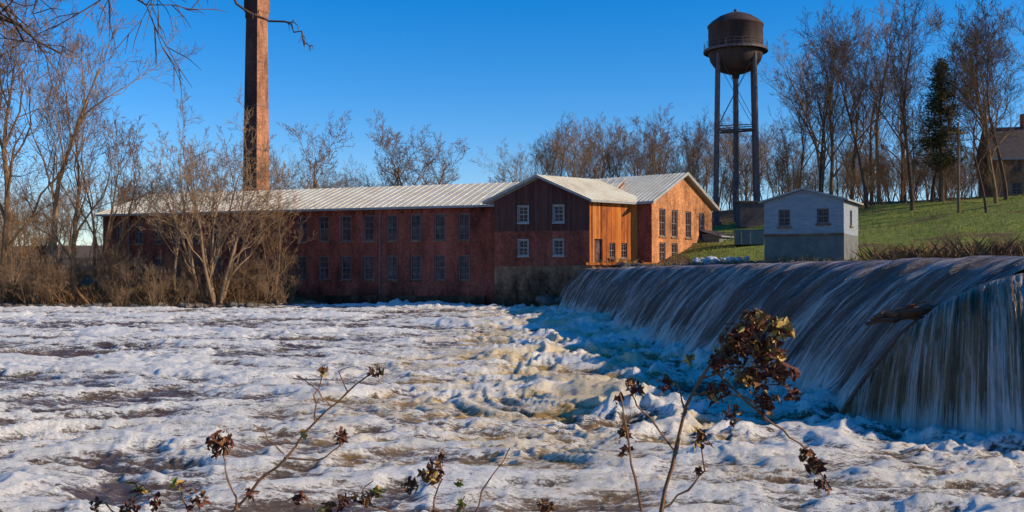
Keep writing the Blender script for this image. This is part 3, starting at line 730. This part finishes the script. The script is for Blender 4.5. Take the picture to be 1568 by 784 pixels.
def blades(name,n,fx,hmin,hmax,wd,mat,lean=.35,zoff=0):
    V=np.zeros((n,4,3)); 
    for k_ in range(n):
        x,y=fx(); z=gz(x,y)-.05+zoff; cl=float(vnoise(np.array(x*.35),np.array(y*.5))); h=random.uniform(hmin,hmax)*(.35+1.0*cl); t=random.uniform(0,6.28); c_,s_2=math.cos(t)*wd,math.sin(t)*wd
        lx,ly=random.gauss(0,lean)*h,random.gauss(0,lean)*h
        V[k_]=[(x-c_,y-s_2,z),(x+c_,y+s_2,z),(x+lx*.5+c_*.7,y+ly*.5+s_2*.7,z+h*.6),(x+lx,y+ly,z+h)]
    V=V.reshape(-1,3); i_=np.arange(n)*4
    F=np.stack([i_,i_+1,i_+2,i_+3],1)
    return mesh_obj(name,V,F,[mat])
def lb():
    x=random.uniform(-78,-20.5); return x,np.interp(x,[-60,-30,-22,-18],[83,84.5,87,92])+abs(random.gauss(0,3.2))-.6
def lb2():
    x=random.uniform(-78,-22); return x,np.interp(x,[-60,-30,-22,-18],[83,84.5,87,92])+random.uniform(2,14)
blades('dry_reeds',8000,lb2,.3,1.0,.018,M_reed,.4)
blades('riverbank_scrub',9000,lb,.3,1.5,.012,M_scrub,.5)
def rb():
    x=random.uniform(25,75); return x,np.interp(x,SHX,SHY)+abs(random.gauss(0,3.4))
blades('hillside_scrub',8000,rb,.4,1.9,.02,M_scrub,.5)
def rb2():
    x=random.uniform(8,24); return x,np.interp(x,SHX,SHY)+abs(random.gauss(0,1.4))
blades('shore_weeds',1500,rb2,.2,.7,.02,M_reed,.5)
def lw():
    while True:
        x=random.uniform(14,60); y=np.interp(x,SHX,SHY)+random.uniform(5,45)
        if y<115: return x,y
blades('lawn_grass',14000,lw,.1,.32,.03,M_grassb,.3)
us_=empty('undergrowth_thicket')
for k_ in range(150):
    if k_<95: x,y=lb(); s=random.uniform(.10,.28)
    elif k_<126: x=random.uniform(32,66); y=random.uniform(102,124); s=random.uniform(.2,.36)
    else: x,y=rb(); s=random.uniform(.08,.15)
    put('shrub_%02d'%k_,random.choice(multi),x,y,s,parent=us_)
for k_ in range(30):
    x=random.uniform(-95,-45); y=random.uniform(100,124); put('shrub_b%02d'%k_,random.choice(multi),x,y,random.uniform(.3,.5),parent=us_)
# conifer on the hill
cf=empty('pine_tree'); mb=MB(); cx,cy=45.2,103.0; cz=gz(cx,cy); HH=15.0
mb.tube([(cx,cy,cz-.3),(cx,cy,cz+HH)],[.3,.04],7,0)
for k_ in range(230):
    t=random.uniform(.22,1); z=cz+HH*t; az=random.uniform(0,6.28); Lb=(1-t)**.7*3.6*random.uniform(.5,1.15)+.25
    d=Vector((math.cos(az),math.sin(az),random.uniform(-.1,.35))); mb.tube([(cx,cy,z),tuple(Vector((cx,cy,z))+d*Lb)],[.04,.012],3,0)
    for _ in range(int(26*Lb)+6):
        u_=random.uniform(.2,1); p=Vector((cx,cy,z))+d*Lb*u_+Vector((random.gauss(0,.28),random.gauss(0,.28),random.gauss(-.05,.22)))
        e1=Vector((random.gauss(0,1),random.gauss(0,1),random.gauss(0,.6))).normalized()*.2; e2=Vector((random.gauss(0,1),random.gauss(0,1),random.gauss(0,1))).normalized()*.11
        mb.poly([p-e1,p+e2,p+e1],1)
mb.obj('trunk_and_needles',[M_bark3,M_needle],cf)

# ------------------------------------------------------------------ near tree whose branches hang into view
nt_=empty('overhanging_tree'); mb=MB()
mb.tube([(-9,6.5,gz(-9,6.5)-.4),(-8.8,6.7,3.5),(-8.4,7.1,6.5),(-7.6,7.6,9)],[.3,.25,.2,.15],9)
def limb(pts,r0,r1,tw=10,tl=.5,seed=0,droop=-.2):
    rd=random.Random(seed); n=len(pts)
    P=[Vector(p) for p in pts]; Q=[]
    for i in range(n-1):
        for t in (0,.33,.66): Q.append(P[i].lerp(P[i+1],t)+Vector((rd.gauss(0,.02),rd.gauss(0,.02),rd.gauss(0,.02))))
    Q.append(P[-1]); rr=[r0+(r1-r0)*i/(len(Q)-1) for i in range(len(Q))]
    mb.tube(Q,rr,6)
    for k_ in range(tw):
        i=rd.randrange(len(Q)//4,len(Q)); q_=Q[i]; d=Vector((rd.gauss(.3,.6),rd.gauss(0,.5),rd.gauss(droop,.5))).normalized(); L_=tl*rd.uniform(.5,1.3)
        pts2=[q_]; 
        for s in range(4):
            d=(d+Vector((rd.gauss(0,.25),rd.gauss(0,.25),rd.gauss(-.05,.25)))).normalized(); pts2.append(pts2[-1]+d*L_/4)
        mb.tube(pts2,[rr[i]*.6,rr[i]*.5,rr[i]*.4,.004,.002],4)
        for m_ in (1,2,3):
            d2=(d+Vector((rd.gauss(0,.7),rd.gauss(0,.5),rd.gauss(0,.7)))).normalized()
            mb.tube([pts2[m_],pts2[m_]+d2*L_*.25,pts2[m_]+d2*L_*.4+Vector((0,0,-.04))],[.005,.004,.002],3)
limb([(-8.4,7.1,6.5),(-6.5,8,7.4),(-4.5,8,6.9),(-3.0,8,5.75),(-2.35,8,5.3)],.07,.013,0,.3,1)
limb([(-2.35,8,5.3),(-2.1,8,5.12),(-1.85,8,5.06),(-1.72,8,4.98),(-1.66,8,4.86)],.012,.005,4,.12,2)
limb([(-8.6,6.9,5.2),(-6.6,8,6.3),(-4.9,8,6.2),(-3.8,8,5.6),(-3.0,8,5.2)],.06,.008,18,.8,3)
limb([(-8.8,6.8,4.4),(-6.4,8,5.7),(-5.0,8,5.55),(-4.2,8,5.1),(-3.7,8,4.8)],.05,.007,16,.7,4)
limb([(-6.6,8,7.2),(-5.2,8,6.3),(-4.4,8,5.5),(-4.0,8,4.9)],.04,.007,12,.6,5)
limb([(-6.2,8,7.4),(-4.6,8,6.4),(-3.6,8,5.75),(-2.9,8,5.35)],.04,.007,12,.6,6)
mb.obj('trunk_and_branches',[M_bark3],nt_)

# ------------------------------------------------------------------ foreground dried weeds
M_l1=simple('leaf_maroon',(.07,.02,.013),(.20,.06,.035),30,.7,.3)
M_l2=simple('leaf_brown',(.12,.05,.02),(.36,.16,.06),30,.7,.3)
M_l3=simple('leaf_gold',(.36,.20,.04),(.62,.42,.12),30,.6,.2)
M_l4=simple('leaf_green',(.10,.16,.02),(.32,.34,.04),30,.55,.2)
M_stem=simple('dry_stem',(.16,.065,.03),(.36,.19,.09),20,.7,.3)
PM=[M_stem,M_l1,M_l2,M_l3,M_l4]
def leaf(mb,p,size,m,rd,drp=.5):
    d=Vector((rd.gauss(0,1),rd.gauss(0,1),rd.gauss(-drp,.8))).normalized(); s=d.cross(Vector((rd.gauss(0,1),rd.gauss(0,1),rd.gauss(0,1)))).normalized(); nn=d.cross(s)
    w=size*rd.uniform(.18,.42); cu=rd.uniform(-.9,.9)*size; fo=rd.uniform(.3,1.1)*w
    b=len(mb.V); p=Vector(p)-d*size*.4
    rows=[(0,.08),(.2,.6),(.45,1.),(.75,.7),(1,.05)]
    tw=rd.uniform(-1.6,1.6)
    for t,ww in rows:
        c_=p+d*size*t+nn*cu*t*t; ww*=rd.uniform(.6,1.2); s2=(s*math.cos(tw*t)+nn*math.sin(tw*t))
        for k_ in (-1,0,1): mb.V.append(tuple(c_+s2*w*ww*k_+nn*fo*abs(k_)*ww))
    for i in range(4):
        for j in range(2): mb.F.append([b+i*3+j,b+i*3+j+1,b+i*3+j+4,b+i*3+j+3]); mb.M.append(m)
def weed(name,root,stems,clumps,seed,dens=3.2,thick=1.45):
    rd=random.Random(seed); e=empty(name); e.location=root; mb=MB()
    for pts,r0,r1 in stems:
        r0*=thick; r1*=thick
        P=[Vector((p[0]/100,p[2]/100 if len(p)>2 else 0,p[1]/100)) for p in pts]; Q=[P[0]]
        for i in range(len(P)-1):
            for t in (.33,.66,1): Q.append(P[i].lerp(P[i+1],t)+Vector((rd.gauss(0,.0025),rd.gauss(0,.003),rd.gauss(0,.0025))))
        mb.tube(Q,[(r0+(r1-r0)*i/(len(Q)-1))/1000*(1.25 if i%3==0 else .95) for i in range(len(Q))],6)
    for (x,z,r_,n_,sz,wts) in clumps:
        c_=Vector((x/100,0,z/100))
        for k_ in range(int(n_*dens)):
            o=Vector((rd.gauss(0,1),rd.gauss(0,1),rd.gauss(0,1))).normalized()*(r_*1.12/100)*rd.random()**.45
            m=rd.choices([1,2,3,4],wts)[0]
            leaf(mb,c_+o,sz*.82/100*rd.uniform(.5,1.3),m,rd)
            if k_%4==0: mb.tube([c_,c_+o],[.0014,.001],3)
    ob=mb.obj('stems_and_leaves',PM,e); return e
g1=gz(.36,2.5)
K=(3-g1)*100
def Zc(q): return K-q
dk=(7,3.5,.3,0); md=(4,6,1.8,0); gd=(1,3,5,.3)
weed('dried_wildflower',(.36,2.5,g1),[
 ([(0,0),(1,Zc(70)),(2,Zc(60)),(6,Zc(44)),(8,Zc(34)),(12,Zc(27)),(17,Zc(20)),(25,Zc(13))],4.2,2.2),
 ([(-1,0,-3),(-2,Zc(66),-3),(-5,Zc(52),-3),(-7,Zc(40),-2),(-9,Zc(30),-2)],3,1.4),
 ([(6,Zc(46)),(0,Zc(38)),(-4,Zc(34)),(-6,Zc(29))],2,1.2),
 ([(2,Zc(60)),(9,Zc(55)),(13,Zc(50)),(12,Zc(42))],2,1.2),
 ([(15,Zc(24)),(24,Zc(33)),(33,Zc(40)),(39,Zc(45)),(43,Zc(52))],2.4,1.3),
 ([(12,Zc(27)),(20,Zc(24)),(28,Zc(24)),(36,Zc(31))],2,1.2),
 ([(10,Zc(31)),(18,Zc(30)),(26,Zc(33)),(29,Zc(38))],2,1.2),
 ([(8,Zc(35)),(6,Zc(28)),(3,Zc(26))],1.8,1),
 ([(17,Zc(20)),(22,Zc(17)),(30,Zc(14)),(35,Zc(14))],2,1),
 ([(17,Zc(20)),(17,Zc(16)),(20,Zc(12))],1.8,1)],
 [(26,Zc(13),3.6,26,3.0,md),(32,Zc(14),2.8,16,3.2,gd),(22,Zc(17),4.2,42,3.2,md),(29,Zc(20),4.0,36,3.2,md),(18,Zc(22),3.4,26,3,dk),(33,Zc(26),3.0,20,2.8,dk),(25,Zc(26),4.0,30,3,md),
  (29,Zc(33),3.2,20,2.6,dk),(36,Zc(31),1.8,9,2.4,dk),(16,Zc(30),3.0,16,2.6,dk),(20,Zc(36),2.4,9,2.4,md),(9,Zc(22),1.2,3,3,gd),(3,Zc(28),2.0,10,2.4,dk),(-5,Zc(29),2.2,12,2.5,dk),
  (12,Zc(42),2.0,12,2.6,md),(11,Zc(50),1.2,4,2.6,md),(-9,Zc(32),1.2,5,2.4,dk),(-7.5,Zc(40),1.5,10,2.7,dk),(-7,Zc(45),1.2,5,2.2,dk),
  (39,Zc(46),1.8,12,2.2,dk),(41,Zc(49),2.2,20,2.2,dk),(43,Zc(54),1.8,12,2.2,dk),(26,Zc(10),1.8,6,3,gd)],3)
g2=gz(-.7,2.45); K=(3-g2)*100
weed('seedhead_weed',(-.72,2.5,g2),[
 ([(-4,0),(-1,Zc(72)),(1,Zc(61)),(8,Zc(53)),(14,Zc(47)),(22,Zc(38)),(30,Zc(30)),(37,Zc(25))],3.6,1.3),
 ([(14,Zc(47)),(22,Zc(48)),(28,Zc(44)),(29,Zc(41))],1.8,1),
 ([(22,Zc(38)),(22,Zc(31)),(24,Zc(26))],1.6,1),
 ([(2,Zc(60)),(0,Zc(52)),(-2,Zc(46))],2,1.1),
 ([(14,Zc(46)),(10,Zc(42)),(6,Zc(38))],1.4,.8),
 ([(26,Zc(34)),(23,Zc(30)),(19,Zc(27))],1.3,.8),
 ([(30,Zc(30)),(28,Zc(25)),(33,Zc(24))],1.3,.7),
 ([(-6,0,2),(-8,Zc(68),2),(-11,Zc(60),2),(-14,Zc(54),2)],2.4,1)],
 [(-2,Zc(43.5),3.2,30,2.3,dk),(28.5,Zc(41.5),1.8,11,2.0,dk),(37.5,Zc(25.5),1.7,10,1.8,dk),(24,Zc(25),1.2,5,2.0,md),(19,Zc(41),.8,2,2.4,(0,1,3,1)),
  (-13,Zc(54),1.6,4,3,(1,1,1,5)),(-8,Zc(57),2.2,10,2.2,dk),(-19,Zc(58),1.8,6,2.4,dk),(6,Zc(56),1.8,6,2.2,dk)],5)
g3=gz(-.2,2.45); K=(3-g3)*100
weed('seedhead_weed',(-.2,2.5,g3),[
 ([(0,0),(-2,Zc(68)),(0,Zc(60)),(2,Zc(52))],3,1.3),([(2,0,4),(9,Zc(66),4),(12,Zc(56),4),(20,Zc(45),4)],2.4,.9),
 ([(-2,Zc(66)),(-10,Zc(61)),(-18,Zc(58)),(-22,Zc(57))],2.2,1.2),([(-2,0,3),(-20,Zc(70),3),(-30,Zc(62),3),(-34,Zc(57),3)],2.4,1),
 ([(0,Zc(60)),(5,Zc(62)),(8,Zc(57))],1.6,1),([(20,0,3),(27,Zc(66),3),(29,Zc(60),3)],2.4,1.2),([(-16,Zc(59)),(-18,Zc(55)),(-15,Zc(53))],1.4,.9)],
 [(0,Zc(50.5),2.8,22,2.4,md),(2,Zc(46.5),1.4,7,2.0,dk),(7,Zc(53),.9,2,2.8,(0,0,1,3)),(7,Zc(59),1,3,2.8,(1,0,1,4)),(-17,Zc(57),2.2,9,2.4,md),(-22,Zc(58),2.2,9,2.4,dk),(-14,Zc(56),1.4,4,2.8,(0,1,2,4)),
  (-27,Zc(60),2,8,2.6,md),(-34,Zc(57),1.6,6,2.4,dk),(28,Zc(59.5),2.2,16,2.2,md),(-6,Zc(54),1.8,7,2.4,dk)],8)
g4=gz(-1.05,2.45); K=(3-g4)*100
weed('seedhead_weed',(-1.0,2.55,g4),[([(0,0),(-2,Zc(70)),(0,Zc(62)),(3,Zc(57))],2.4,1),([(0,Zc(64)),(-6,Zc(60)),(-9,Zc(59))],1.6,1)],
 [(3,Zc(56),1.6,6,2.8,(1,1,1,4)),(-8,Zc(60),1.6,6,2.4,dk),(1,Zc(61),2.0,8,2.4,dk),(-2,Zc(64),1.8,8,2.6,md)],9)
print('done')
